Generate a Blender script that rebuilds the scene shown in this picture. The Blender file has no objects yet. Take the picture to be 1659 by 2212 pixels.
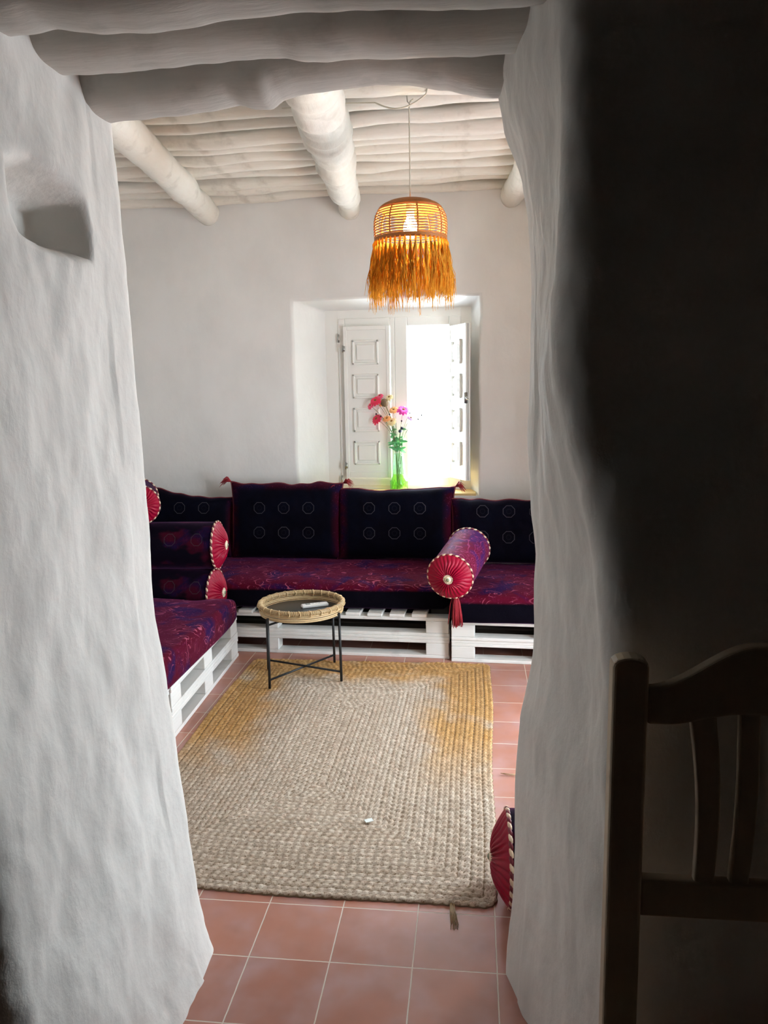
import bpy, math, random
import numpy as np
from mathutils import Vector, Matrix, noise
random.seed(7)
S = bpy.context.scene; C = S.collection
# ------------------------------------------------------------------ camera
def make_camera():
    f, pitch, roll, yaw = 1659.05, .155958, -.0170101, .1151755
    cp, sp, c, s = math.cos(pitch), math.sin(pitch), math.cos(yaw), math.sin(yaw)
    fwd = Vector((-s*cp, c*cp, -sp)); right = Vector((c, s, 0)); up = right.cross(fwd)
    cr, sr = math.cos(roll), math.sin(roll)
    r = cr*right + sr*up; u = -sr*right + cr*up
    cam = bpy.data.cameras.new('camera'); o = bpy.data.objects.new('camera', cam); C.objects.link(o)
    cam.sensor_fit = 'VERTICAL'; cam.sensor_height = 36; cam.lens = f/2212*36
    cam.clip_start = .02; cam.clip_end = 100
    m = Matrix((r, u, -fwd)).transposed().to_4x4(); m.translation = (.924387, -2.041474, 1.696927)
    o.matrix_world = m; S.camera = o
make_camera()
# ------------------------------------------------------------------ light
EXPOSURE = 0.0
SKY = 31.0; SUN = 210.0; BULB = 190.0
w = bpy.data.worlds.new('daylight'); S.world = w; w.use_nodes = True
bg = w.node_tree.nodes['Background']; bg.inputs[0].default_value = (.82, .92, 1, 1); bg.inputs[1].default_value = SKY
def portal(name, loc, rot, sx, sy):
    l = bpy.data.lights.new(name, 'AREA'); l.shape = 'RECTANGLE'; l.size = sx; l.size_y = sy
    l.cycles.is_portal = True
    o = bpy.data.objects.new(name, l); o.location = loc; o.rotation_euler = rot; C.objects.link(o)
portal('window_portal', (.595, 3.935, 1.607), (-math.pi/2, 0, 0), .318, 1.15)
portal('side_portal', (2.2, 1.42, 1.13), (0, math.pi/2, 0), 2.1, .82)
sl = bpy.data.lights.new('sun', 'SUN'); sl.energy = SUN; sl.angle = .01; sl.color = (1, .96, .88)
so = bpy.data.objects.new('sun', sl); C.objects.link(so)
so.rotation_euler = Vector((-.10, -.26, -1)).to_track_quat('-Z', 'Y').to_euler()
S.view_settings.view_transform = 'Standard'; S.view_settings.look = 'None'
S.view_settings.gamma = 1; S.view_settings.exposure = EXPOSURE; S.view_settings.use_curve_mapping = False
try:
    S.cycles.max_bounces = 14; S.cycles.diffuse_bounces = 9; S.cycles.transparent_max_bounces = 24
except Exception: pass
# ------------------------------------------------------------------ helpers
def tag(o, label=None, cat=None, group=None, kind=None):
    if label: o['label'] = label
    if cat: o['category'] = cat
    if group: o['group'] = group
    if kind: o['kind'] = kind
    return o
def thing(name, label, cat, loc, rot=None, group=None, kind=None):
    o = bpy.data.objects.new(name, None); o.empty_display_size = .05; C.objects.link(o)
    o.location = loc
    if rot is not None: o.rotation_euler = rot
    return tag(o, label, cat, group, kind)
class MB:
    def __init__(s): s.v = []; s.f = []; s.uv = None
    def add(s, vs, fs):
        n = len(s.v); s.v += [tuple(p) for p in vs]; s.f += [tuple(i+n for i in f) for f in fs]; return s
    def box(s, a, b, M=None, bev=0.0):
        x0, y0, z0 = a; x1, y1, z1 = b
        if bev <= 0:
            vs = [(x0,y0,z0),(x1,y0,z0),(x1,y1,z0),(x0,y1,z0),(x0,y0,z1),(x1,y0,z1),(x1,y1,z1),(x0,y1,z1)]
            fs = [(0,3,2,1),(4,5,6,7),(0,1,5,4),(1,2,6,5),(2,3,7,6),(3,0,4,7)]
        else:
            vs = []; idx = {}
            for ix in (0,1):
                for iy in (0,1):
                    for iz in (0,1):
                        for ax in range(3):
                            p = [x1 if ix else x0, y1 if iy else y0, z1 if iz else z0]
                            sg = [-1 if ix else 1, -1 if iy else 1, -1 if iz else 1]
                            for q in range(3):
                                if q != ax: p[q] += sg[q]*bev
                            idx[ix,iy,iz,ax] = len(vs); vs.append(tuple(p))
            fs = []
            I = lambda b_, ax: idx[b_[0],b_[1],b_[2],ax]
            for ax in range(3):
                u, v = (ax+1)%3, (ax+2)%3
                for sd in (0,1):
                    l = []
                    for (p, q) in ((0,0),(1,0),(1,1),(0,1)):
                        b_ = [0,0,0]; b_[ax] = sd; b_[u] = p; b_[v] = q; l.append(I(b_, ax))
                    fs.append(tuple(l if sd else l[::-1]))
                for p in (0,1):
                    for q in (0,1):
                        b0 = [0,0,0]; b0[u] = p; b0[v] = q; b1 = b0[:]; b1[ax] = 1
                        l = [I(b0,u), I(b1,u), I(b1,v), I(b0,v)]
                        fs.append(tuple(l if p == q else l[::-1]))
            for ix in (0,1):
                for iy in (0,1):
                    for iz in (0,1):
                        l = [idx[ix,iy,iz,0], idx[ix,iy,iz,1], idx[ix,iy,iz,2]]
                        fs.append(tuple(l if (ix+iy+iz)%2 else l[::-1]))
        if M is not None: vs = [tuple(M @ Vector(p)) for p in vs]
        return s.add(vs, fs)
    def tube(s, path, r, n=10, closed=False, caps=True, rn=None):
        path = [Vector(p) for p in path]; m = len(path)
        rr = (lambda i: r[i]) if hasattr(r, '__len__') else (lambda i: r)
        vs = []; prev = None
        for i, p in enumerate(path):
            if closed: t = path[(i+1)%m]-path[i-1]
            else: t = path[min(i+1,m-1)]-path[max(i-1,0)]
            t.normalize()
            if prev is None:
                a = Vector((0,0,1)) if abs(t.z) < .9 else Vector((1,0,0))
            else: a = prev
            u = a - t*a.dot(t); u.normalize(); v = t.cross(u); prev = u
            for k in range(n):
                th = 2*math.pi*k/n
                q = rr(i)*(1 if rn is None else rn(p, th))
                vs.append(p + (u*math.cos(th)+v*math.sin(th))*q)
        fs = []
        for i in range(m if closed else m-1):
            for k in range(n):
                a, b = i*n+k, i*n+(k+1)%n; c, d = ((i+1)%m)*n+(k+1)%n, ((i+1)%m)*n+k
                fs.append((a,b,c,d))
        if caps and not closed:
            fs.append(tuple(range(n))[::-1]); fs.append(tuple((m-1)*n+k for k in range(n)))
        return s.add(vs, fs)
    def lathe(s, prof, n=32, c=(0,0,0), cap0=False, cap1=False, axis='z'):
        vs = []
        for (r, z) in prof:
            for k in range(n):
                t = 2*math.pi*k/n
                if axis == 'z': vs.append((c[0]+r*math.cos(t), c[1]+r*math.sin(t), c[2]+z))
                else: vs.append((c[0]+z, c[1]+r*math.cos(t), c[2]+r*math.sin(t)))
        fs = []
        for i in range(len(prof)-1):
            for k in range(n): fs.append((i*n+k, i*n+(k+1)%n, (i+1)*n+(k+1)%n, (i+1)*n+k))
        if cap0: fs.append(tuple(range(n))[::-1])
        if cap1: fs.append(tuple((len(prof)-1)*n+k for k in range(n)))
        return s.add(vs, fs)
    def grid(s, P, closed_u=False):
        m, n = len(P), len(P[0]); vs = [p for r in P for p in r]; fs = []
        for i in range(m-1):
            for k in range(n if closed_u else n-1):
                fs.append((i*n+k, i*n+(k+1)%n, (i+1)*n+(k+1)%n, (i+1)*n+k))
        return s.add(vs, fs)
    def xf(s, M): s.v = [tuple(M @ Vector(p)) for p in s.v]; return s
    def build(s, name, mat, parent=None, local=False, smooth=True, origin=None):
        """verts in world metres unless local; parts keep their thing's origin, things sit on their base"""
        vs = s.v
        loc = (0,0,0)
        if not local:
            if parent is not None:
                p = parent; L = Vector((0,0,0))
                while p is not None: L += p.location; p = p.parent
                vs = [(a-L.x, b-L.y, c-L.z) for a, b, c in vs]
            else:
                xs = [v[0] for v in vs]; ys = [v[1] for v in vs]; zs = [v[2] for v in vs]
                loc = origin or ((min(xs)+max(xs))/2, (min(ys)+max(ys))/2, min(zs))
                vs = [(a-loc[0], b-loc[1], c-loc[2]) for a, b, c in vs]
        me = bpy.data.meshes.new(name); me.from_pydata(vs, [], s.f); me.materials.append(mat)
        if smooth: me.polygons.foreach_set('use_smooth', [True]*len(me.polygons))
        me.update()
        o = bpy.data.objects.new(name, me); C.objects.link(o); o.location = loc
        if parent is not None: o.parent = parent
        if smooth == 'auto':
            try: me.set_sharp_from_angle(angle=.7)
            except Exception: pass
        return o
def fix(o):
    import bmesh
    bm = bmesh.new(); bm.from_mesh(o.data); bmesh.ops.recalc_face_normals(bm, faces=bm.faces); bm.to_mesh(o.data); bm.free(); return o
def interp(tab, z):
    if z <= tab[0][0]: return tab[0][1]
    for (a, x), (b, y) in zip(tab, tab[1:]):
        if z <= b:
            t = (z-a)/(b-a); t = t*t*(3-2*t)*.5+t*.5
            return x+(y-x)*t
    return tab[-1][1]
def nz(p, sc, seed=0): return noise.noise(Vector((p[0]*sc+seed*7.3, p[1]*sc+seed*3.1, p[2]*sc-seed*5.7)))
# ------------------------------------------------------------------ materials
class NT:
    def __init__(s, name):
        s.m = bpy.data.materials.new(name); s.m.use_nodes = True; s.t = s.m.node_tree; s.t.nodes.clear()
        s.out = s.t.nodes.new('ShaderNodeOutputMaterial')
    def n(s, typ, **kw):
        nd = s.t.nodes.new(typ)
        for k, v in kw.items():
            if k.startswith('i_'):
                key = k[2:]; key = int(key) if key.isdigit() else key.replace('_', ' ')
                if hasattr(v, 'is_output') : s.t.links.new(v, nd.inputs[key])
                else: nd.inputs[key].default_value = v
            else: setattr(nd, k, v)
        return nd
    def val(s, x, sock):
        if hasattr(x, 'is_output'): s.t.links.new(x, sock)
        else: sock.default_value = x
    def math(s, op, a, b=0.0, c=None, clamp=False):
        nd = s.t.nodes.new('ShaderNodeMath'); nd.operation = op; nd.use_clamp = clamp
        s.val(a, nd.inputs[0]); s.val(b, nd.inputs[1])
        if c is not None: s.val(c, nd.inputs[2])
        return nd.outputs[0]
    def mix(s, f, a, b):
        nd = s.t.nodes.new('ShaderNodeMix'); nd.data_type = 'RGBA'
        s.val(f, nd.inputs[0])
        for x, q in ((a, 6), (b, 7)):
            if isinstance(x, tuple): x = (*x[:3], 1)
            s.val(x, nd.inputs[q])
        return nd.outputs[2]
    def ramp(s, f, a, b): # smooth 0..1 between a and b
        nd = s.t.nodes.new('ShaderNodeMapRange'); nd.interpolation_type = 'SMOOTHSTEP'
        s.val(f, nd.inputs[0]); nd.inputs[1].default_value = a; nd.inputs[2].default_value = b
        return nd.outputs[0]
    def noise(s, vec, scale, detail=4, rough=.55, dist=0):
        nd = s.t.nodes.new('ShaderNodeTexNoise'); s.val(vec, nd.inputs['Vector']) if vec is not None else None
        nd.inputs['Scale'].default_value = scale; nd.inputs['Detail'].default_value = detail
        nd.inputs['Roughness'].default_value = rough; nd.inputs['Distortion'].default_value = dist
        return nd.outputs[0]
    def obj(s): return s.n('ShaderNodeTexCoord').outputs['Object']
    def sep(s, v):
        nd = s.n('ShaderNodeSeparateXYZ'); s.val(v, nd.inputs[0]); return nd.outputs
    def mapv(s, v, scale=(1,1,1), loc=(0,0,0)):
        nd = s.n('ShaderNodeMapping'); s.val(v, nd.inputs[0]); nd.inputs['Scale'].default_value = scale; nd.inputs['Location'].default_value = loc
        return nd.outputs[0]
    def bump(s, h, strength=.5, dist=.01, prev=None):
        nd = s.n('ShaderNodeBump'); s.val(h, nd.inputs['Height']); nd.inputs['Strength'].default_value = strength; nd.inputs['Distance'].default_value = dist
        if prev is not None: s.val(prev, nd.inputs['Normal'])
        return nd.outputs[0]
    def pbr(s, col, rough=.6, normal=None, **kw):
        nd = s.n('ShaderNodeBsdfPrincipled')
        if isinstance(col, tuple): col = (*col[:3], 1)
        s.val(col, nd.inputs['Base Color']); s.val(rough, nd.inputs['Roughness'])
        if normal is not None: s.val(normal, nd.inputs['Normal'])
        for k, v in kw.items(): s.val(v, nd.inputs[k.replace('_', ' ')])
        s.t.links.new(nd.outputs[0], s.out.inputs[0]); return nd
def plain(name, col, rough=.6, bump=0, bscale=60, var=0, **kw):
    t = NT(name); v = t.obj(); c = col
    if var:
        d = tuple(max(0, x*(1-var)) for x in col); c = t.mix(t.noise(v, bscale*.3), d, col)
    nrm = t.bump(t.noise(v, bscale), bump, .004) if bump else None
    t.pbr(c, rough, nrm, **kw); return t.m
def plaster(name, a=(.80,.775,.735), b=(.70,.675,.64), big=.6, fine=.35):
    t = NT(name); v = t.n('ShaderNodeNewGeometry').outputs['Position']
    vs = t.mapv(v, (1,1,.7))
    col = t.mix(t.ramp(t.noise(vs, 3.2, 5), .3, .7), a, b)
    n1 = t.bump(t.noise(vs, 7, 4, .5), big, .02)
    n2 = t.bump(t.noise(t.mapv(v, (1,1,.6)), 52, 5, .6), fine, .004, n1)
    n3 = t.bump(t.noise(v, 260, 2, .5), fine*.7, .0012, n2)
    t.pbr(col, .8, n3, Specular_IOR_Level=.25); return t.m
M_wall = plaster('white_plaster'); M_back = plaster('smooth_plaster', (.79,.775,.755), (.73,.715,.695), .25, .15)
M_reveal = plaster('whitewash', (.86,.86,.84), (.80,.80,.78), .3, .2)
def painted_wood(name, a, b, grain=(2,40,40), rough=.55, st=.5):
    t = NT(name); v = t.obj()
    g = t.noise(t.mapv(v, grain), 1.5, 5, .6)
    k = t.ramp(t.noise(v, 9, 4), .55, .75)
    col = t.mix(t.math('MULTIPLY', k, .7), t.mix(g, a, b), tuple(x*.82 for x in b))
    t.pbr(col, rough, t.bump(g, st, .004), Specular_IOR_Level=.35); return t.m
M_pole = painted_wood('limewashed_pole', (.90,.865,.80), (.66,.60,.51), (3,26,26), .75, .7)
M_log = painted_wood('limewashed_log', (.84,.81,.75), (.76,.71,.62), (22,5,22), .75, .8)
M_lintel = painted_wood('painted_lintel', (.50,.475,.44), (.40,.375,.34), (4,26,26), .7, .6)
M_pallet = painted_wood('white_pallet_wood', (.86,.855,.84), (.76,.745,.71), (5,30,50), .55, .35)
M_shutter = plain('white_shutter_paint', (.86,.855,.82), .38, .1, 60)
M_chair = painted_wood('pale_pine', (.52,.42,.31), (.43,.34,.24), (30,30,3), .5, .2)
M_metal = plain('black_metal', (.012,.012,.013), .45)
M_steel = plain('steel', (.45,.44,.42), .35, Metallic=1.0)
M_tray = plain('black_tray', (.03,.032,.036), .35, .1, 200)
M_dark = plain('dark_gap', (.03,.027,.024), .9)
M_cord = plain('cream_cord', (.62,.56,.46), .6)
def rattan(name, a, b, sc=120):
    t = NT(name); v = t.obj(); k = t.noise(v, sc, 3)
    t.pbr(t.mix(k, a, b), .5, t.bump(k, .4, .002)); return t.m
M_rattan = rattan('rattan_wrap', (.46,.32,.16), (.28,.18,.08)); M_rattan2 = rattan('pale_cane', (.70,.52,.30), (.54,.37,.18), 60)
M_shade = rattan('orange_cane', (.46,.17,.035), (.33,.10,.015), 80)
def make_fringe():
    t = NT('raffia'); v = t.obj(); k = t.noise(t.mapv(v, (90,90,6)), 1, 3)
    col = t.mix(t.ramp(k, .35, .65), (.72,.34,.035), (.93,.56,.09))
    d = t.n('ShaderNodeBsdfDiffuse', i_0=col); tr = t.n('ShaderNodeBsdfTranslucent', i_0=col)
    m = t.n('ShaderNodeMixShader'); m.inputs[0].default_value = .55
    t.t.links.new(d.outputs[0], m.inputs[1]); t.t.links.new(tr.outputs[0], m.inputs[2]); t.t.links.new(m.outputs[0], t.out.inputs[0]); return t.m
M_fringe = make_fringe()
M_shaded = plain('shaded_inner_wood', (.05,.038,.028), .8, .3, 60, .3)  # inner pallet boards coloured dark to paint in the shade of the openings
M_gloom = plain('dark_brown_absorber', (.045,.033,.022), .7)  # invented dark finish for the unseen near room, absorbs bounced light
def emis(name, col, st):
    t = NT(name); e = t.n('ShaderNodeEmission'); e.inputs[0].default_value = (*col, 1); e.inputs[1].default_value = st
    t.t.links.new(e.outputs[0], t.out.inputs[0]); return t.m
M_bulb = emis('bulb_glow', (1,.76,.34), BULB)
def glassy(name, col, gl=.12, rough=.03, wave=False):
    t = NT(name)
    a = t.n('ShaderNodeBsdfTransparent'); a.inputs[0].default_value = (*col, 1)
    g = t.n('ShaderNodeBsdfGlossy'); g.inputs[1].default_value = rough
    if wave:
        nb = t.bump(t.noise(t.obj(), 70, 2), .5, .01); t.val(nb, g.inputs['Normal'])
    lw = t.n('ShaderNodeLayerWeight'); lw.inputs[0].default_value = .5
    fac = t.math('ADD', t.math('MULTIPLY', t.math('POWER', lw.outputs['Facing'], 4.0), .5), .04)
    m = t.n('ShaderNodeMixShader'); t.val(fac, m.inputs[0])
    t.t.links.new(a.outputs[0], m.inputs[1]); t.t.links.new(g.outputs[0], m.inputs[2]); t.t.links.new(m.outputs[0], t.out.inputs[0]); return t.m
M_pane = glassy('window_glass', (.97,.98,.98)); M_vase = glassy('green_glass', (.84,.965,.90), wave=True); M_water = glassy('green_water', (.78,.93,.36))
def make_floor():
    t = NT('terracotta_tiles'); v = t.n('ShaderNodeNewGeometry').outputs['Position']; x, y, z = t.sep(v)
    wob = t.math('MULTIPLY', t.math('SUBTRACT', t.noise(v, 30, 2), .5), .002)
    def edge(c):
        q = t.math('FRACT', t.math('ADD', t.math('MULTIPLY', t.math('ADD', c, wob), 4.0), 100.0))
        return t.math('MULTIPLY', t.math('MINIMUM', q, t.math('SUBTRACT', 1.0, q)), .25)
    d = t.math('MINIMUM', edge(x), edge(y))
    g = t.ramp(d, .0013, .0026)
    cx = t.math('FLOOR', t.math('MULTIPLY', x, 4.0)); cy = t.math('FLOOR', t.math('MULTIPLY', y, 4.0))
    cb = t.n('ShaderNodeCombineXYZ', i_0=cx, i_1=cy, i_2=0.0)
    wn = t.n('ShaderNodeTexWhiteNoise'); t.val(cb.outputs[0], wn.inputs[0])
    base = t.mix(t.math('MULTIPLY', wn.outputs[0], .8), (.40,.165,.115), (.50,.215,.15))
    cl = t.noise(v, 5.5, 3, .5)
    base = t.mix(t.math('MULTIPLY', t.ramp(cl, .35, .85), .55), base, (.50,.35,.37))  # lavender clouds put the bluish floor sheen into the tile colour
    base = t.mix(t.math('MULTIPLY', t.ramp(t.noise(v, 13, 2, .4), .4, .95), .35), base, (.29,.12,.09))
    col = t.mix(g, (.70,.62,.54), base)
    rough = t.math('ADD', t.math('MULTIPLY', t.ramp(cl, .35, .7), .15), .30)
    rough = t.math('ADD', rough, t.math('MULTIPLY', t.math('SUBTRACT', 1.0, g), .4))
    n1 = t.bump(g, .4, .0015); n2 = t.bump(t.noise(v, 6, 2), .05, .004, n1)
    t.pbr(col, rough, n2, Specular_IOR_Level=.6); return t.m
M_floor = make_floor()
def velvet(name, kind):
    t = NT(name); v = t.obj(); x, y, z = t.sep(v)
    k = t.noise(v, 5.5, 3, .5, .6); k2 = t.noise(t.mapv(v, (3,1,2)), 16, 4, .6, 1.2)
    rich = t.mix(t.ramp(k, .48, .66), (.075,.002,.012), (.014,.004,.045))
    rich = t.mix(t.math('MULTIPLY', t.ramp(k2, .5, .7), .6), rich, (.10,.005,.032))
    def lines(scale, freq, wdt, col, amt, c):
        nn = t.noise(t.mapv(v, scale), 1, 1, .4, .4)
        fr = t.math('FRACT', t.math('MULTIPLY', nn, freq))
        m = t.math('SUBTRACT', 1.0, t.ramp(t.math('ABSOLUTE', t.math('SUBTRACT', fr, .5)), wdt*.4, wdt))
        gate = t.ramp(t.noise(v, 9, 2), .45, .6)
        return t.mix(t.math('MULTIPLY', t.math('MULTIPLY', m, gate), amt), c, col)
    vor = t.n('ShaderNodeTexVoronoi'); t.val(v, vor.inputs['Vector']); vor.inputs['Scale'].default_value = 55
    dots = t.math('MULTIPLY', t.math('SUBTRACT', 1.0, t.ramp(vor.outputs[0], .08, .2)), .5)
    if kind == 'cushion':
        dark = t.mix(t.ramp(k, .35, .65), (.0016,.001,.004), (.0015,.0018,.007))
        e1 = t.ramp(t.math('ABSOLUTE', x), .33, .40); e2 = t.ramp(z, .50, .56); e = t.math('MAXIMUM', e1, e2)
        col = t.mix(t.math('MULTIPLY', e, .5), dark, rich)
        def cell(c, off, p):
            return t.math('MULTIPLY', t.math('SUBTRACT', t.math('FRACT', t.math('ADD', t.math('DIVIDE', t.math('SUBTRACT', c, off), p), 50.5)), .5), p)
        u = t.math('ABSOLUTE', cell(x, 0.0, .183)); w_ = t.math('ABSOLUTE', cell(z, .20, .18))
        o8 = t.math('MAXIMUM', t.math('MAXIMUM', u, w_), t.math('MULTIPLY', t.math('ADD', u, w_), .7071))
        ring = t.math('SUBTRACT', 1.0, t.ramp(t.math('ABSOLUTE', t.math('SUBTRACT', o8, .040)), .0012, .0030))
        inner = t.math('MULTIPLY', t.math('SUBTRACT', 1.0, t.ramp(t.math('ABSOLUTE', t.math('SUBTRACT', o8, .016)), .001, .003)), .12)
        win = t.math('MULTIPLY', t.math('LESS_THAN', t.math('ABSOLUTE', x), .275), t.math('MULTIPLY', t.math('GREATER_THAN', z, .11), t.math('LESS_THAN', z, .47)))
        col = t.mix(t.math('MULTIPLY', t.math('MAXIMUM', ring, inner), win), col, (.055,.05,.06))
        col = t.mix(t.math('MULTIPLY', dots, e), col, (.25,.06,.16))
        sh = .06
    else:
        col = rich
        col = lines((6,11,11), 8, .10, (.40,.09,.15), .8, col)
        col = t.mix(dots, col, (.30,.10,.18))
        if kind == 'shaded_sides':   # mattress sides coloured near black to paint in their shade
            e = t.ramp(z, .128, .15); col = t.mix(e, (.0015,.001,.004), col)
        sh = .10
    if kind == 'roll':
        dark = (.003,.0015,.006); top_ = t.ramp(t.noise(t.mapv(v, (2,3,3)), 3, 2), .46, .62)
        col = t.mix(t.math('MULTIPLY', top_, .55), dark, rich)
        ax = t.math('ABSOLUTE', t.math('MULTIPLY', t.math('SUBTRACT', t.math('FRACT', t.math('ADD', t.math('DIVIDE', x, .17), 50.2)), .5), .17))
        aa = t.math('ABSOLUTE', t.math('SUBTRACT', z, .06))
        o8 = t.math('MAXIMUM', t.math('MAXIMUM', ax, aa), t.math('MULTIPLY', t.math('ADD', ax, aa), .7071))
        ring = t.math('SUBTRACT', 1.0, t.ramp(t.math('ABSOLUTE', t.math('SUBTRACT', o8, .034)), .001, .003))
        col = t.mix(t.math('MULTIPLY', ring, .6), col, (.05,.045,.05)); sh = .12
    nrm = t.bump(t.noise(v, 14, 4), .35, .012); nrm = t.bump(t.noise(v, 400, 2), .3, .001, nrm)
    t.pbr(col, .85, nrm, Sheen_Weight=sh, Sheen_Roughness=.35, Sheen_Tint=(.75,.25,.75,1), Specular_IOR_Level=.06); return t.m
M_cush = velvet('octagon_velvet', 'cushion'); M_matt = velvet('ikat_velvet', 'mattress'); M_matb = velvet('ikat_velvet_shaded_sides', 'shaded_sides')
M_bol = velvet('bolster_velvet', 'roll')
t = NT('bolster_violet_velvet'); v = t.obj(); k = t.noise(v, 6, 3, .5, .8); nn = t.noise(t.mapv(v, (8,8,20)), 1, 1, .4, .5)
fr = t.math('FRACT', t.math('MULTIPLY', nn, 9)); ml = t.math('SUBTRACT', 1.0, t.ramp(t.math('ABSOLUTE', t.math('SUBTRACT', fr, .5)), .05, .13))
col = t.mix(t.ramp(k, .4, .6), (.13,.003,.022), (.05,.010,.10)); col = t.mix(t.math('MULTIPLY', ml, .7), col, (.34,.06,.16))
t.pbr(col, .7, t.bump(t.noise(v, 60, 3), .3, .003), Sheen_Weight=.07, Sheen_Tint=(.9,.35,.9,1), Specular_IOR_Level=.1); M_bolv = t.m
M_satin = plain('crimson_satin', (.34,.001,.028), .42, .1, 40, .2, Specular_IOR_Level=.22)
M_tassel = plain('red_tassel_thread', (.33,.008,.02), .6, .6, 300)
M_ropec = plain('cream_rope', (.75,.56,.40), .5); M_roper = plain('dark_red_rope', (.16,.01,.02), .5)
M_button = plain('pearl_button', (.80,.68,.50), .25, 0, 60, .0); M_gem = plain('green_glass_stone', (.22,.26,.16), .08)
# ------------------------------------------------------------------ the setting
MX0, MX1, WY = -1.75, 2.12, 3.65
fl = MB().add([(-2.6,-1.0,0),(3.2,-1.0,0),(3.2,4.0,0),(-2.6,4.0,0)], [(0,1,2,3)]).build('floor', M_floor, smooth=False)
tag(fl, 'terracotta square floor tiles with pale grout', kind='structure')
tag(MB().add([(-2.6,-4.2,0),(3.2,-4.2,0),(3.2,-1.0,0),(-2.6,-1.0,0)], [(0,1,2,3)]).build('unseen_floor_near', M_gloom, smooth=False), kind='structure')
# back wall with the splayed window recess
def rect_loop(x0, x1, z0, z1, y, n=24, jit=0, seed=0):
    P = []
    for (a, b) in (((x0,z0),(x1,z0)), ((x1,z0),(x1,z1)), ((x1,z1),(x0,z1)), ((x0,z1),(x0,z0))):
        for i in range(n):
            t = i/n; px, pz = a[0]+(b[0]-a[0])*t, a[1]+(b[1]-a[1])*t
            P.append((px+jit*nz((px,y,pz), 4, seed), y+jit*.4*nz((px,y,pz), 3, seed+3), pz+jit*nz((px,y,pz), 4, seed+5)))
    return P
hx0, hx1, hz0, hz1 = -.385, .982, .925, 2.368
rings = [rect_loop(MX0, MX1, 0, 3.3, WY), rect_loop(hx0-.02, hx1+.02, hz0-.02, hz1+.02, WY, jit=.012),
         rect_loop(hx0-.004, hx1+.004, hz0-.004, hz1+.004, WY+.004, jit=.012), rect_loop(hx0+.006, hx1-.004, hz0, hz1-.006, WY+.018, jit=.012),
         rect_loop(-.145, .905, .935, 2.295, 3.96, jit=.003)]
mb = MB().grid(rings[:4], True); o = mb.build('wall_back', M_back); tag(o, 'smooth grey-white back wall behind the sofa', kind='structure')
mb = MB().grid(rings[3:], True); o = mb.build('window_reveal', M_reveal, o); 
# outer skin so that daylight enters only by the window
MB().grid([rect_loop(MX0-.2, MX1+.2, -.1, 3.5, 4.06), rect_loop(-.195, .955, .905, 2.325, 3.995), rect_loop(-.145, .905, .935, 2.295, 3.96)], True).build('wall_back_outside', M_back, bpy.data.objects['wall_back'])
# side walls of the sitting room, right one with an unseen glazed opening added for side light
o = MB().add([(MX0,0,0),(MX0,WY,0),(MX0,WY,3.3),(MX0,0,3.3)], [(0,3,2,1)]).build('wall_left', M_back, smooth=False); tag(o, kind='structure')
oy0, oy1, oz0, oz1 = 1.03, 1.81, .08, 2.15
def yz_loop(y0, y1, z0, z1, x): return [(x,y0,z0),(x,y1,z0),(x,y1,z1),(x,y0,z1)]
o = MB().grid([yz_loop(0, WY, 0, 3.3, MX1), yz_loop(oy0, oy1, oz0, oz1, MX1), yz_loop(oy0, oy1, oz0, oz1, MX1+.22), yz_loop(-.2, WY+.4, -.1, 3.5, MX1+.22)], True).build('wall_right', M_back, smooth=False); tag(o, kind='structure')
w2 = thing('added_side_window', None, None, (MX1+.12, (oy0+oy1)/2, oz0), kind='structure')
mb = MB()
for a, b in (((MX1+.09,oy0,oz0),(MX1+.14,oy0+.07,oz1)), ((MX1+.09,oy1-.07,oz0),(MX1+.14,oy1,oz1)), ((MX1+.09,oy0,oz1-.07),(MX1+.14,oy1,oz1)), ((MX1+.09,oy0,oz0),(MX1+.14,oy1,oz0+.09)), ((MX1+.09,1.39,oz0),(MX1+.14,1.45,oz1))):
    mb.box(a, b, bev=.004)
mb.build('added_window_frame', M_shutter, w2, smooth=False)
MB().box((MX1+.112,oy0+.07,oz0+.09),(MX1+.116,oy1-.07,oz1-.07)).build('pane', M_pane, w2, smooth=False)
# ceiling plaster above the poles, coloured dark to paint shade into the gaps
o = MB().add([(-2.0,-.2,3.20),(2.4,-.2,3.20),(2.4,4.0,3.20),(-2.0,4.0,3.20)], [(0,3,2,1)]).build('ceiling', plaster('shaded_ceiling_plaster', (.26,.22,.17), (.12,.10,.08), .8, .5), smooth=False); tag(o, kind='structure')
# doorway masses
XL = [(0,.136),(.03,.127),(.094,.113),(.2,.097),(.4,.079),(.635,.058),(.835,.038),(1.18,.012),(1.433,.010),(1.64,.011),(2.0,-.003),(2.245,-.011),(2.45,-.018),(3.3,-.02)]
XR0 = [(0,1.026),(.06,1.031),(.3,1.050),(.59,1.047),(.8,1.056),(1.0,1.091),(1.256,1.094),(1.44,1.078),(1.565,1.066),(1.685,1.070),(1.974,1.072),(2.1,1.062),(2.198,1.047),(2.33,1.0),(2.47,.976),(3.3,.97)]
XR1 = [(0,1.20),(1.0,1.19),(1.207,1.172),(1.385,1.155),(1.5,1.13),(1.6,1.107),(1.73,1.082),(1.9,1.088),(2.2,1.078),(2.35,1.066),(3.3,1.06)]
NICHE = [(-.484,2.170),(-.483,2.099),(-.463,2.048),(-.387,2.029),(-.269,2.027),(-.179,2.036),(-.177,2.094),(-.206,2.152),(-.286,2.179),(-.388,2.198)]
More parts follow.
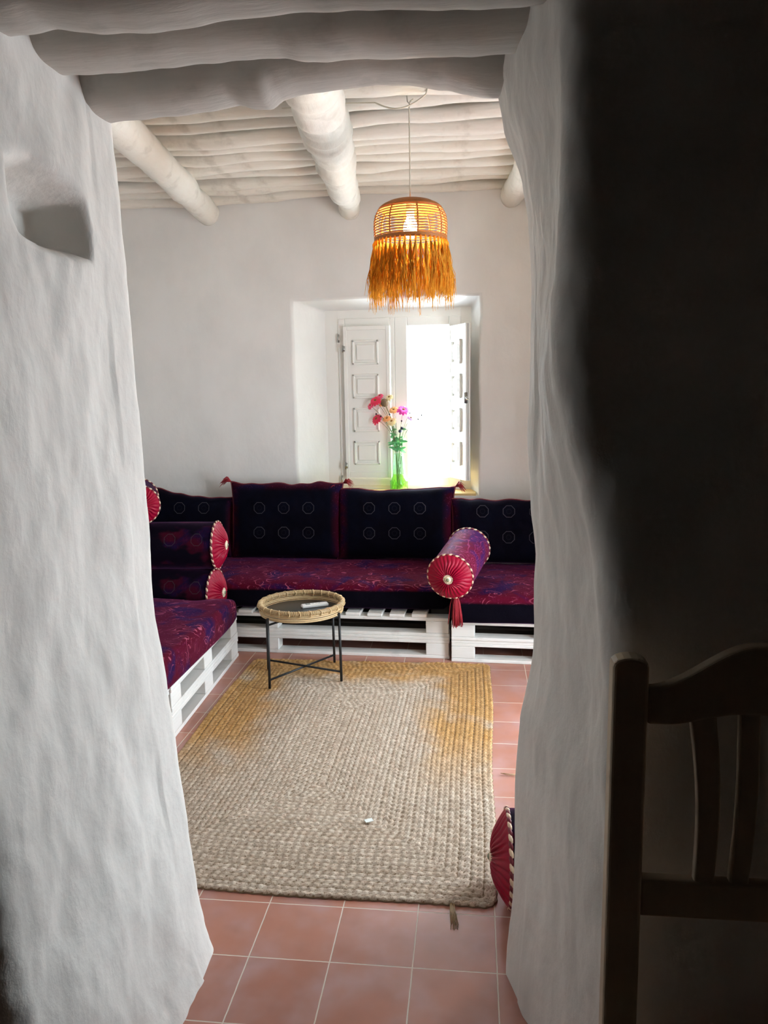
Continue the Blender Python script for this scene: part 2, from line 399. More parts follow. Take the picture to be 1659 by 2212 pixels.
def sdf(p, poly):
    ins = False; d = 1e9; n = len(poly)
    for i in range(n):
        a, b = poly[i], poly[(i+1)%n]
        ex, ey = b[0]-a[0], b[1]-a[1]; t = max(0, min(1, ((p[0]-a[0])*ex+(p[1]-a[1])*ey)/(ex*ex+ey*ey)))
        d = min(d, math.hypot(p[0]-a[0]-ex*t, p[1]-a[1]-ey*t))
        if (a[1] > p[1]) != (b[1] > p[1]) and p[0] < (b[0]-a[0])*(p[1]-a[1])/(b[1]-a[1])+a[0]: ins = not ins
    return -d if ins else d
def arc(cx, cy, r, a0, a1, n): return [(cx+r*math.cos(a0+(a1-a0)*i/n), cy+r*math.sin(a0+(a1-a0)*i/n)) for i in range(n+1)]
def seg(a, b, n): return [(a[0]+(b[0]-a[0])*i/n, a[1]+(b[1]-a[1])*i/n) for i in range(n)]
def doorway_left(z):
    x = interp(XL, z); r = .06; R = .07; y0, y1 = .06, -.84
    return seg((MX0-.1,y0),(x-r,y0),14)+arc(x-r,y0-r,r,math.pi/2,0,10)+seg((x,y0-r-.005),(x,y1+R),90)+arc(x-R,y1+R,R,0,-math.pi/2,14)+seg((x-R-.02,y1),(-2.6,y1),16)
def doorway_right(z):
    a, b = interp(XR0, z), interp(XR1, z); r = .05; R = .06; y0, y1 = .055, -.60
    return seg((MX1+.2,y0),(a+r,y0),14)+arc(a+r,y0-r,r,math.pi/2,math.pi,10)+seg((a,y0-r-.005),(b,y1+R),64)+arc(b+R,y1+R,R,math.pi,math.pi*1.5,12)+seg((b+R+.02,y1),(3.2,y1),18)
def mass(fn, side):
    rows = []
    for i in range(221):
        z = 3.3*i/220; P = fn(z); row = []
        for k, (x, y) in enumerate(P):
            a = P[max(k-1,0)]; b = P[min(k+1,len(P)-1)]; tx, ty = b[0]-a[0], b[1]-a[1]; l = math.hypot(tx, ty) or 1
            nx, ny = (-ty/l, tx/l) if side < 0 else (ty/l, -tx/l)
            d = .016*nz((x,y,z*.7), 4, 1)+.008*nz((x,y,z*.6), 11, 2)+.003*nz((x,y,z*.9), 26, 3)
            if y > .045: d *= .5
            if y > -.1: d *= .45
            if side < 0 and -.7 < y < 0.04:
                d -= 0
            x2, y2 = x+nx*d, y+ny*d
            if side < 0 and -.62 < y < .0 and 1.9 < z < 2.35:
                sd = sdf((y, z), NICHE)
                t = max(0, min(1, (.014-sd)/.05)); t = t*t*(3-2*t)
                x2 -= .135*t
            row.append((x2, y2, z))
        rows.append(row)
    return rows
L = mass(doorway_left, -1); R_ = mass(doorway_right, 1)
o = MB().grid(L).build('wall_doorway_left', M_wall); tag(o, 'thick rounded white plaster wall left of the opening with a small hollow', kind='structure')
o = MB().grid(R_).build('wall_doorway_right', M_wall); tag(o, kind='structure')
o = MB().box((-.25,-.70,2.62),(1.3,.05,3.3)).build('wall_doorway_top', M_wall, smooth=False); tag(o, kind='structure')
# the dim room the camera stands in
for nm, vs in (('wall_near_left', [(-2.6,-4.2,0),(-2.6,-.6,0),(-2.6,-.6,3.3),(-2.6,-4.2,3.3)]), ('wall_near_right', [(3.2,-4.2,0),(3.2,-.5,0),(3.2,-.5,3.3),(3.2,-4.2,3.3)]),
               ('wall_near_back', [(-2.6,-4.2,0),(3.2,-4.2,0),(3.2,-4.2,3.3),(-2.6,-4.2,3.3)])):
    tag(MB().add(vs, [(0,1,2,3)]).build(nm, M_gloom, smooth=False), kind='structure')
tag(MB().add([(-2.6,-4.2,2.85),(3.2,-4.2,2.85),(3.2,-.5,2.85),(-2.6,-.5,2.85)], [(0,3,2,1)]).build('unseen_ceiling_near', M_gloom, smooth=False), kind='structure')
# ------------------------------------------------------------------ window with shutters
W1 = thing('window_1', 'white casement window with panelled inner shutters, right one folded open', None, (.38, 3.93, .94), kind='structure')
FY0, FY1 = 3.90, 3.99
mb = MB()
for a, b in (((-.20,FY0,.90),(-.085,FY1,2.33)), ((.838,FY0,.90),(.96,FY1,2.33)), ((-.20,FY0+.001,2.240),(.96,FY1,2.33)), ((-.20,FY0+.001,.90),(.96,FY1,.972))): mb.box(a, b, bev=.004)
mb.build('frame', M_shutter, W1, smooth=False)
def casement(x0, x1, left):
    mb = MB(); y0, y1 = 3.885, 3.925; s0, s1 = (.05,.035) if left else (.096,.09)
    mb.box((x0,y0,.965),(x0+s0,y1,2.248), bev=.005); mb.box((x1-s1,y0,.965),(x1,y1,2.248), bev=.005)
    mb.box((x0+s0-.001,y0+.002,2.180),(x1-s1+.001,y1,2.248), bev=.005); mb.box((x0+s0-.001,y0+.002,.965),(x1-s1+.001,y1,1.035), bev=.005)
    c = mb.build('casement', M_shutter, W1, smooth=False)
    MB().box((x0+s0,3.905,1.035),(x1-s1,3.909,2.18)).build('pane', M_pane, c, smooth=False)
    return c
casement(-.090, .3395, True); casement(.3405, .842, False)
def shutter(w_, h_, M, t=.026):
    mb = MB()
    mb.box((0,0,0),(w_,t,h_), bev=.004)
    for (a, b) in ((.0,.028),(w_-.028,w_)): mb.box((a,-.006,0),(b,t+.006,h_), bev=.003)
    for (a, b) in ((0,.05),(h_-.03,h_)): mb.box((.028,-.0055,a),(w_-.028,t+.0055,b), bev=.003)
    ph = (h_-.16)/4
    for k in range(4):
        z0 = .105+k*ph*1.02; z1 = z0+ph-.065; xa, xb = .068, w_-.085
        for sgn, y in ((-1, 0.0), (1, t)):
            def bx(u0, u1, v0, v1, d):
                ya, yb = sorted((y-sgn*.001, y+sgn*d)); mb.box((u0,ya,v0),(u1,yb,v1), bev=min(.004, d*.45))
            for q in ((xa,xa+.016,z0,z1),(xb-.016,xb,z0,z1),(xa,xb,z0,z0+.016),(xa,xb,z1-.016,z1)): bx(*q, .016)
            bx(xa+.034, xb-.034, z0+.034, z1-.034, .015)
    mb.xf(M); return mb.build('shutter', M_shutter, W1, smooth=False)
s1 = shutter(.354, 1.155, Matrix.Translation((-.048,3.855,1.032)))
free, hinge = Vector((.885,3.60)), Vector((.752,3.880)); d = free-hinge; ang = math.atan2(d.y, d.x)
s2 = shutter(d.length, 1.135, Matrix.Translation((hinge.x,hinge.y,1.035)) @ Matrix.Rotation(ang, 4, 'Z'))
for s_, pts in ((s1, ((-.052,3.845,2.02),(-.052,3.845,1.13))), ):
    for (x, y, z) in pts:
        MB().tube([(x,y,z-.028),(x,y,z+.028)], .006, 8).box((x-.004,y-.006,z-.02),(x+.018,y-.001,z+.02)).build('hinge', M_steel, s_)
for z in (2.10, 1.02): MB().tube([(-.088,3.880,z-.03),(-.088,3.880,z+.03)], .007, 8).build('hinge', M_steel, W1)
MB().box((.870,3.582,1.60),(.892,3.592,1.68)).tube([(.88,3.588,1.64),(.885,3.565,1.64),(.905,3.56,1.625)], .005, 8).build('latch', M_steel, s2)
M_sill = plain('ochre_sill', (.80,.58,.26), .45, .1, 50, .1)
mb = MB().box((-.34,3.655,.915),(.955,3.97,.937), bev=.003); sill = mb.build('window_sill', M_sill, W1, smooth=False); sill['label'] = 'ochre painted sill'
# ------------------------------------------------------------------ timber overhead
ORD = ['first','second','third','fourth','fifth','sixth','seventh','eighth','ninth','tenth','eleventh','twelfth','thirteenth','fourteenth','fifteenth','sixteenth','seventeenth','eighteenth','nineteenth','twentieth']
def timber(name, pts, rad, mat, label, cat, group, n=18, seg_=40, amp=.10, seed=0, knob=0):
    pts = [Vector(p) for p in pts]; path = []; rr = []
    for i in range(seg_+1):
        t = i/seg_*(len(pts)-1); k = min(int(t), len(pts)-2); f = t-k
        p = pts[k].lerp(pts[k+1], f); r0 = rad[k]+(rad[k+1]-rad[k])*f
        w1 = nz((i/seg_*3,seed,0), 1.6, 3); w2_ = nz((0,seed,i/seg_*3), 1.7, 9)
        dx = r0*amp*2.2
        dirv = (pts[-1]-pts[0]).normalized(); side_ = dirv.cross(Vector((0,0,1))).normalized()
        path.append(p + side_*w1*dx + Vector((0,0,1))*w2_*dx); rr.append(r0*(1+.13*nz((i*.22,seed,1), 1, 5)+knob*max(0, nz((i*.5,seed,2), 1, 6))))
    mb = MB().tube(path, rr, n, rn=lambda p, th: 1+amp*nz((math.cos(th)*.9+seed, math.sin(th)*.9, (p.x+p.y)*3.0), 1.0, 4)+.05*nz((math.cos(th)*2.5+seed, math.sin(th)*2.5, (p.x+p.y)*16), 1, 8))
    o = mb.build(name, mat); tag(o, label, cat, group); return o
GL = 'logs carrying the ceiling'
timber('ceiling_log', [(-.53,.0,2.97),(-.76,1.75,2.985),(-.89,2.8,3.0),(-1.0,3.66,3.005)], [.09,.092,.09,.085], M_log, 'round white log crossing the ceiling at upper left, its end in the back wall', 'log', GL, 24, 60, .07, 1)
timber('ceiling_log', [(.40,.0,2.95),(.272,1.25,2.96),(.20,2.2,2.965),(.13,3.0,2.97),(.065,3.66,2.975)], [.115,.115,.105,.09,.07], M_log, 'thick gnarled white log crossing the ceiling left of the pendant lamp', 'log', GL, 30, 110, .14, 2, .30)
timber('ceiling_log', [(1.55,.0,3.0),(1.35,1.8,3.01),(1.2,3.66,3.02)], [.09,.09,.082], M_log, 'white log end showing at the back wall beside the right doorway wall', 'log', GL, 24, 50, .09, 3)
GP = 'limewashed poles of the ceiling'
rnd = random.Random(3)
ys = []; y = 3.585
while y > .3 and len(ys) < 19: ys.append(y); y -= rnd.uniform(.145,.205)*(1.35 if y < 2.35 else 1)
for i, y in enumerate(ys):
    for sct, (xa, xb) in enumerate(((-1.78,.13),(.10,2.16))):
        if sct == 0 and i > 12: pass
        r = rnd.uniform(.041,.060); z0 = 3.10+rnd.uniform(-.006,.012)+ (.0 if i else -.02); sag = rnd.uniform(-.01,.012); dy0, dy1 = rnd.uniform(-.035,.035), rnd.uniform(-.035,.035)
        xc = (.07+(3.66-y)*.1)
        a, b = (xa, xc+.02) if sct == 0 else (xc-.02, xb)
        zz = z0+.02
        timber('ceiling_pole', [(a,y+dy0,zz),((a+b)/2,y+(dy0+dy1)/2+rnd.uniform(-.03,.03),zz-sag),(b,y+dy1,zz)], [r*rnd.uniform(.85,1.1),r,r*rnd.uniform(.8,1.1)], M_pole,
               'white ceiling pole %s of the middle log, %s row from the back wall' % (('left','right')[sct], ORD[i]), 'pole', GP, 12, 34, .14, 10+i*2+sct)
GB = 'beams over the doorway'
LB = [[(-.048,2.397),(.008,2.399),(.125,2.404),(.234,2.411),(.33,2.423),(.377,2.409),(.412,2.408),(.448,2.429),(.495,2.439),(.587,2.447),(.679,2.453),(.769,2.447),(.858,2.429),(.902,2.416),(.974,2.403)],
      [(.003,2.429),(.139,2.429),(.267,2.432),(.403,2.437),(.506,2.435),(.557,2.423),(.608,2.42),(.688,2.424),(.758,2.415),(.837,2.417),(.968,2.412)],
      [(.03,2.414),(.088,2.422),(.181,2.407),(.293,2.402),(.385,2.409),(.457,2.417),(.564,2.419),(.652,2.418),(.958,2.401)]]
for k, (yc, zb, lab) in enumerate(((-.035,2.415,'rough white lintel beam nearest the sitting room, wavy lower edge'), (-.265,2.412,'middle white lintel beam over the opening'), (-.50,2.405,'white lintel beam nearest the viewer at the top of the photo'))):
    tab = LB[k]; rows = []; n = 170
    for i in range(n+1):
        x = -.28+1.5*i/n; zl = interp(tab, x)+.004*nz((x,k*3,1), 18, 7); zt = 2.64; row = []
        for j in range(44):
            th = 2*math.pi*j/44; c, s_ = math.cos(th), math.sin(th); q = 1/((abs(c)**2.8+abs(s_)**2.8)**(1/2.8))
            e = 1+.06*nz((x*4,k+c,s_), 1.3, 4)+.035*nz((x*14,k+c*2,s_*2), 1, 5)*(1 if s_ < 0 else 0)
            row.append((x, yc+.108*q*c*e, (zl+zt)/2+(zt-zl)/2*q*s_))
        rows.append(row)
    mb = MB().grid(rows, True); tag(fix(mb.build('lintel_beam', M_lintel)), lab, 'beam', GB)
# ------------------------------------------------------------------ pallets
def pallet(label, group, P0, P1, depth, z0, blocks, deck_label, board_w=.098, gap=.046, front_ends=True, seed=0, deck_long=False, M_in=M_shaded):
    """P0->P1 front edge on the floor plan, depth to the left of that direction; blocks = list of (start, width) along it"""
    rn_ = random.Random(seed)
    P0, P1 = Vector((*P0, 0)), Vector((*P1, 0)); d = P1-P0; Ln = d.length; ang = math.atan2(d.y, d.x)
    T = thing('pallet', label, 'pallet', (P0.x, P0.y, z0), (0,0,ang), group)
    def rail(y0, y1, za, zb, nm, mt):
        m = MB(); j = rn_.uniform(-.003,.003); m.box((0,y0+j,za),(Ln,y1+j,zb), bev=.003); m.build(nm, mt, T, local=True, smooth=False)
    for r in (0, (depth-.1)/2, depth-.1):
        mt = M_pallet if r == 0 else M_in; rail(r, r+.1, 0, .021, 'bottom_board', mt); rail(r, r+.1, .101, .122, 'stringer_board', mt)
        for (s0, bw) in blocks:
            m = MB().box((s0,r+.003,.022),(s0+bw,r+.098,.100), bev=.003); m.build('block', mt, T, local=True, smooth=False)
    if deck_long:
        for q in range(6):
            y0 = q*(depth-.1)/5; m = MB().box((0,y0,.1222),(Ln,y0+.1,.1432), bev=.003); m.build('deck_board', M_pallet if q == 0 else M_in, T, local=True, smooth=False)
    else:
        x = 0.004
        while x+board_w < Ln:
            j = rn_.uniform(-.006,.004); m = MB().box((x,j,.1222),(x+board_w,depth+j,.1432), bev=.004); m.build('deck_board', M_pallet, T, local=True, smooth=False); x += board_w+gap
    return T
GPB = 'white pallets stacked as the sofa base'
b1 = [(.0,.09),(1.195,.085),(2.255,.145)]
for lv, (z, wd) in enumerate(((0,'lower'),(.1437,'upper'))):
    s_ = .008*lv
    pallet('%s white pallet under the back seat behind the round table' % wd, GPB, (-1.62,2.765+s_), (.783,2.672+s_), .80, z, b1, '', seed=lv, deck_long=(lv == 0))
    pallet('%s white pallet under the back seat at right beside the doorway wall' % wd, GPB, (.797,2.628-s_), (2.0,2.565-s_), .80, z, [(.0,.145),(.53,.145),(1.055,.145)], '', seed=5+lv, deck_long=(lv == 0))
    pallet('%s white pallet under the left seat at the corner' % wd, GPB, (-.548+.004*lv,1.412), (-.592,2.645), .80, z, [(.0,.145),(.54,.145),(1.085,.145)], '', seed=9+lv, deck_long=True)
    pallet('%s white pallet under the left seat mostly hidden by the left doorway wall' % wd, GPB, (-.535+.004*lv,.19), (-.546,1.395), .80, z, [(.0,.145),(.53,.145),(1.055,.145)], '', seed=19+lv, deck_long=True)
# ------------------------------------------------------------------ mattresses and cushions
def soft_box(x0, x1, y0, y1, z0, z1, p=7, nx=60, ny=40, wob=.008, seed=0, droop=None, rot=0, dome=.015):
    """closed rounded slab with lumpy upholstery surface"""
    cx, cy, cz = (x0+x1)/2, (y0+y1)/2, (z0+z1)/2; a, b, c = (x1-x0)/2, (y1-y0)/2, (z1-z0)/2
    rows = []
    for i in range(nx+1):
        u = -1+2*i/nx; row = []
        edge = .03/a; us = u
        row_r = 1.0 if abs(u) < 1-edge else math.sqrt(max(0, 1-((abs(u)-1+edge)/edge)**2))*.5+.5
        nn = 4*ny//4*2
        for k in range(nn):
            th = 2*math.pi*k/nn; cs, sn = math.cos(th), math.sin(th)
            q = 1/((abs(cs)**p+abs(sn)**p)**(1/p))
            yy, zz = q*cs, q*sn
            e = .028
            Y = cy+yy*(b-e*(1-row_r)*2); Z = cz+zz*(c-e*(1-row_r)*2); X = cx+us*a
            w_ = wob*nz((X,Y,Z), 5, seed)+wob*.5*nz((X,Y,Z), 13, seed+2)
            if zz > .3: Z += w_+dome*(1-u*u)*(1-yy*yy)
            if abs(yy) > .8: Y += w_*(1 if yy > 0 else -1)
            if droop: Z += droop(X, Y, Z)
            row.append((X, Y, Z))
        rows.append(row)
    m = MB().grid(rows, True); n = len(rows[0])
    m.f.append(tuple(range(n))[::-1]); m.f.append(tuple((len(rows)-1)*n+k for k in range(n)))
    return m
o = fix(soft_box(-1.70,.785,2.735,3.60,.288,.472, seed=1).build('seat_mattress', M_matb)); tag(o, 'crimson and indigo velvet seat mattress along the back wall behind the round table', 'mattress', 'velvet seat mattresses')
o = fix(soft_box(.795,2.02,2.545,3.50,.289,.458, seed=4, droop=lambda X, Y, Z: -.030*max(0, min(1, ((2.616-(X-.797)*.052)-Y)/.02))*max(0, min(1, (.36-Z)/.05))).build('seat_mattress', M_matb)); tag(o, 'dark velvet seat mattress at right under the big bolster\'s right side', 'mattress', 'velvet seat mattresses')
o = fix(soft_box(-1.40,-.515,.20,2.43,.289,.462, seed=7, wob=.010).build('seat_mattress', M_matt)); tag(o, 'purple and red velvet seat mattress on the left pallets by the doorway', 'mattress', 'velvet seat mattresses')
def cushion(name, label, cx, y, z, w_, h_, t, rot=(0,0,0), seed=0, tassels=True, group='back cushions of the sofa', slope=0):
    """upright velvet back cushion, local x across, z up from the base"""
    T = thing(name, label, 'cushion', (cx, y, z), rot, group)
    n = 44; front = []; back = []
    for i in range(n+1):
        u = -1+2*i/n; fr_, bk = [], []
        for k in range(n+1):
            v_ = -1+2*k/n
            pin = 1-.045*(1-abs(u)**3)*abs(v_)**6; pin2 = 1-.045*(1-abs(v_)**3)*abs(u)**6
            X = u*w_/2*pin2; Z = h_/2+v_*h_/2*pin+slope*u*h_*.5*(.5+.5*v_)
            th = (max(0, 1-abs(u)**4.5)*max(0, 1-abs(v_)**4.0))**.5*t/2
            wr = .012*nz((X+seed,0,Z), 7, seed)+.006*nz((X*2,seed,Z), 16, seed)
            if v_ > .6: Z += .022*(v_-.6)/.4*nz((X,seed,1), 9, seed)
            fr_.append((X, -th-wr*(th/(t/2)), Z)); bk.append((X, th+wr*(th/(t/2)), Z))
        front.append(fr_); back.append(bk)
    mb = MB(); mb.grid(front); nf = len(mb.v); mb.grid(back); 
    o = mb.build('cover', M_cush, T, local=True); fix(o)
    # piped seam round the edge
    e = [front[i][n] for i in range(n+1)]; s0 = [front[0][k] for k in range(n+1)]; s1_ = [front[n][k] for k in range(n+1)]
    MB().tube(s0+e+s1_[::-1], .0055, 6).build('piping', M_roper, T, local=True)
    if tassels:
        for sx in (-1, 1):
            c = Vector(front[0 if sx < 0 else n][n]); m = MB(); rr = random.Random(seed*3+sx)
            for q in range(26):
                L_ = rr.uniform(.05,.085); dx = sx*rr.uniform(.3,1.0); dz = rr.uniform(-.1,.5); dy = rr.uniform(-.5,.3)
                dv = Vector((dx,dy,dz)).normalized()*L_
                m.tube([c, c+dv*.6+Vector((0,0,.004)), c+dv+Vector((sx*.004,0,-L_*.45))], [.0035,.003,.001], 4)
            m.build('corner_tassel', M_tassel, T, local=True)
    return T
tl = math.radians(-7)
cushion('back_cushion', 'dark velvet back cushion with tasselled corners left of the flower vase', -.44, 3.435, .478, .85, .565, .20, (tl,0,.0), 1)
cushion('back_cushion', 'dark velvet back cushion standing below the flower vase', .373, 3.425, .478, .865, .525, .20, (tl,0,0), 2, slope=.03)
cushion('back_cushion', 'dark velvet back cushion at right behind the big bolster', 1.185, 3.38, .462, .83, .47, .20, (tl,0,-.05), 3)
cushion('back_cushion', 'dark velvet back cushion in the left corner behind the stacked bolsters', -1.24, 3.45, .475, .80, .50, .18, (tl,0,0), 4, tassels=False, slope=-.22)
cushion('back_cushion', 'dark velvet back cushion leaning on the left wall, its top sloping down to the corner', -1.50, 2.95, .475, .85, .60, .18, (tl,0,math.pi/2-.15), 5, tassels=False)
# ------------------------------------------------------------------ bolsters
def rope_ring(R, x, r=.0065, n=44):
    a, b = MB(), MB()
    for k in range(n):
        m = a if k % 2 else b
        t0, t1 = 2*math.pi*(k-.15)/n, 2*math.pi*(k+1.15)/n
        pts = [(x+(.004*(q-1.5)/1.5), (R+.002)*math.cos(t0+(t1-t0)*q/3), (R+.002)*math.sin(t0+(t1-t0)*q/3)) for q in range(4)]
        m.tube(pts, [r*.5,r,r,r*.5], 6)
    return a, b
def bolster(label, loc, rot, R=.145, Ln=.60, vel=None, tassel=None):
    """local x along the roll, origin in its middle; near cap at -x"""
    T = thing('bolster', label, 'bolster cushion', loc, rot, 'round velvet bolsters')
    rows = []
    for i in range(25):
        x = -Ln/2+Ln*i/24; rows.append([(x, R*math.cos(2*math.pi*k/48)*(1+.015*nz((x,math.cos(k*.13),math.sin(k*.13)), 6, 1)), R*math.sin(2*math.pi*k/48)*(1+.015*nz((x,math.cos(k*.13),1), 6, 2))) for k in range(48)])
    MB().grid(rows, True).build('roll', vel or M_bol, T, local=True)
    for sx in (-1, 1):
        rows = []; NP = 30; n = NP*8
        for i in range(21):
            q = i/20; r = R*(1-q)+.006; dome = .055*math.sin(min(1, q*1.15)*math.pi/2)-.022*max(0, q-.8)/.2
            row = []
            for k in range(n):
                th = 2*math.pi*k/n; amp = .0075*math.sin(q*math.pi)**.6*(.35+.65*q)*(1+.8*nz((math.cos(th)*3,math.sin(th)*3,q), 1, 3))
                pl = abs(math.sin((th+.12*nz((q*3,th,0), 1, 2))*NP/2))-.5
                row.append((sx*(Ln/2+dome+amp*pl*2), r*math.cos(th), r*math.sin(th)))
            rows.append(row)
        c = MB().grid(rows, True).build('end_cap', M_satin, T, local=True)
        a, b = rope_ring(R, sx*Ln/2)
        a.build('piping', M_ropec, T, local=True); b.build('piping', M_roper, T, local=True)
        bx = sx*(Ln/2+.046)
        m = MB()
        m.lathe([(.001,.018*sx),(.014,.017*sx),(.020,.008*sx),(.021,-.004*sx)], 20, (bx,0,0), axis='x')
        for k in range(22):
            th = 2*math.pi*k/22; m.tube([(bx+.004*sx,.019*math.cos(th),.019*math.sin(th)), (bx+.009*sx,.030*math.cos(th),.030*math.sin(th))], [.0028,.0034], 6)
        bt = m.build('button', M_button, T, local=True)
        MB().lathe([(.0005,.023*sx),(.008,.021*sx),(.013,.015*sx)], 14, (bx,0,0), axis='x').build('stone', M_gem, bt, local=True)
    return T
# big bolster across the seat edge
a, b = Vector((.795,2.50,.584)), Vector((.905,3.00,.655)); dd = b-a
big = bolster('crimson and violet velvet bolster lying across the back seat edge, round end facing the camera', (a+b)/2, dd.to_track_quat('X','Z').to_euler(), .138, dd.length, M_bolv)
# tassel hanging from its front edge
rr = random.Random(5); m = MB(); inv = (Matrix.Translation((a+b)/2) @ dd.to_track_quat('X','Z').to_matrix().to_4x4()).inverted()
for q in range(60):
    ox, oy = rr.gauss(0,.007), rr.gauss(0,.006); z1 = .262+rr.uniform(-.008,.012)
    m.tube([(.828+ox*.4,2.545+oy*.4,.462), (.828+ox*1.3,2.538+oy,.40), (.830+ox*1.7,2.535+oy*1.3,.33), (.831+ox*2.0,2.535+oy*1.5,z1)], [.003,.0032,.003,.002], 4)
m.tube([(.828,2.545,.475),(.828,2.544,.44)], [.010,.012], 10); m.xf(inv); m.build('tassel', M_tassel, big, local=True)
bolster('velvet bolster lying lowest in the left corner stack, half hidden by the left seat mattress', (-1.0,2.588,.447), (0,0,math.radians(-3)), .148, .60)
bolster('velvet bolster resting on top of the lowest one in the left corner stack', (-1.0,2.60,.745), (0,0,math.radians(3)), .150, .63)
bolster('velvet bolster topmost at far left, its round end partly hidden by the doorway wall', (-1.19,2.62,1.03), (0,0,math.radians(114)), .118, .42)
fb = bolster('crimson bolster lying on the floor tiles at the rug corner behind the right doorway wall', (1.405,.345,.160), (0,0,math.radians(2)), .152, .72)
# ------------------------------------------------------------------ rug (braided jute, real relief)
def rug():
    x0, x1, y0, y1 = -.475, 1.02, .29, 2.575
    st = .0052; nx, ny = int((x1-x0)/st), int((y1-y0)/st)
    u = np.linspace(0, 1, nx+1); v = np.linspace(0, 1, ny+1); U, V = np.meshgrid(u, v, indexing='ij')
    Wd, H = x1-x0, y1-y0
    lx, ly = U*Wd, V*H
    dl, dr, db, dt = lx, Wd-lx, ly, H-ly
    D = np.minimum(np.minimum(dl, dr), np.minimum(db, dt)); hor = np.minimum(db, dt) < np.minimum(dl, dr)
    Sx = np.where(hor, lx, ly+.013)
    bw = .0235; q = D/bw; band = np.floor(q); f = q-band
    p = .031; jit = np.random.RandomState(8).rand(200)
    side = np.where(f < .5, 1, -1); ph = (Sx/p + side*(np.abs(f-.5))*1.25 + jit[band.astype(int)] + (side > 0)*.5 + .12*np.sin(Sx*23+band)) % 1
    strand = np.abs(np.sin(ph*np.pi))**.7*(np.sin(np.clip(f,0,1)*np.pi)**.45)
    rng = np.random.RandomState(2)
    wav = .002*np.sin(lx*9+ly*3)+.0015*np.sin(ly*13-lx*5)
    Z = .004+.0095*strand*(.85+.15*np.sin(Sx*71+band*5))+np.abs(wav)
    Z[(D < 1e-6)] = .001
    # edges of the rug wander a little, with a slant at the far side as photographed
    X = x0+lx+.036*(V-.3)*(U)+.010*np.sin(V*11)*(U-.5)*2*.6+.002*np.sin(Sx*140)*(D < .004)
    Y = y0+ly+.006*np.sin(U*9)+.002*np.sin(Sx*150)*(D < .004)+.014*(1-V)*(1-U)-.012*(1-V)*U
    rad = .05  # rounded corners
    for (cu, cv) in ((0,0),(1,0),(0,1),(1,1)):
        ax = np.abs(lx-cu*Wd); ay = np.abs(ly-cv*H); m = (ax < rad) & (ay < rad)
        vx, vy = rad-ax, rad-ay; mxm = np.maximum(vx, vy); ln = np.hypot(vx, vy)+1e-9; sc = np.where(m, mxm/ln, 1)
        X = X+np.where(m, (vx*(1-sc))*(1 if cu == 0 else -1), 0); Y = Y+np.where(m, (vy*(1-sc))*(1 if cv == 0 else -1), 0)
    ox, oy = (x0+x1)/2, (y0+y1)/2
    co = np.stack([X-ox, Y-oy, Z], -1).reshape(-1, 3)
    idx = np.arange((nx+1)*(ny+1)).reshape(nx+1, ny+1)
    F = np.stack([idx[:-1,:-1], idx[1:,:-1], idx[1:,1:], idx[:-1,1:]], -1).reshape(-1, 4)
    me = bpy.data.meshes.new('rug'); me.vertices.add(len(co)); me.vertices.foreach_set('co', co.ravel())
    me.loops.add(F.size); me.loops.foreach_set('vertex_index', F.ravel()); me.polygons.add(len(F))
    me.polygons.foreach_set('loop_start', np.arange(0, F.size, 4)); me.polygons.foreach_set('use_smooth', np.ones(len(F), bool))
    me.update(calc_edges=True)
    at = me.attributes.new('braid', 'FLOAT_VECTOR', 'POINT')
    at.data.foreach_set('vector', np.stack([D, Sx+band*3.7, strand], -1).reshape(-1).astype(np.float32))
    t = NT('braided_jute'); a_ = t.n('ShaderNodeAttribute'); a_.attribute_name = 'braid'; D_, S_, st_ = t.sep(a_.outputs['Vector'])
    pos = t.obj(); px, py, pz = t.sep(pos)
    cell = t.n('ShaderNodeCombineXYZ', i_0=t.math('FLOOR', t.math('DIVIDE', D_, bw)), i_1=t.math('FLOOR', t.math('DIVIDE', S_, p)), i_2=0.0)
    wn = t.n('ShaderNodeTexWhiteNoise'); t.val(cell.outputs[0], wn.inputs[0])
    bn = t.n('ShaderNodeTexWhiteNoise'); bn.noise_dimensions = '1D'; t.val(t.math('FLOOR', t.math('DIVIDE', D_, bw)), bn.inputs['W'])
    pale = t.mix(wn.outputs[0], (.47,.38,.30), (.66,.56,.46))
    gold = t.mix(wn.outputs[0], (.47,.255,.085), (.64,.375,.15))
    # outer rounds tinted golden, stronger towards the far end, broken up by noise
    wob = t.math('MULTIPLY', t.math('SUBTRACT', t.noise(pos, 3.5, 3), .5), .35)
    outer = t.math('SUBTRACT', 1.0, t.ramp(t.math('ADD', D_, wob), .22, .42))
    far_tone = t.ramp(t.math('ADD', py, wob), -.55, .15)
    g = t.math('MULTIPLY', outer, far_tone)
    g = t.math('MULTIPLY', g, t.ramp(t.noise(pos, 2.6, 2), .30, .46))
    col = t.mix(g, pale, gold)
    col = t.mix(t.math('MULTIPLY', bn.outputs[0], .25), col, (.34,.23,.14))
    fleck = t.ramp(t.noise(pos, 190, 2), .57, .68); col = t.mix(t.math('MULTIPLY', fleck, .75), col, (.16,.09,.045))
    gapm = t.ramp(st_, .10, .45); col = t.mix(gapm, (.20,.13,.075), col)  # shade between the strands painted in as a darker colour
    fib = t.noise(t.mapv(pos, (1,1,1)), 420, 3)
    t.pbr(col, .85, t.bump(fib, .5, .002), Specular_IOR_Level=.15)
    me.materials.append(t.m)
    T = bpy.data.objects.new('rug', me); C.objects.link(T); T.location = (ox, oy, .0006)
    tag(T, 'rectangular braided jute rug with golden outer rounds on the tiled floor', 'rug')
    m = MB(); rr = random.Random(4)
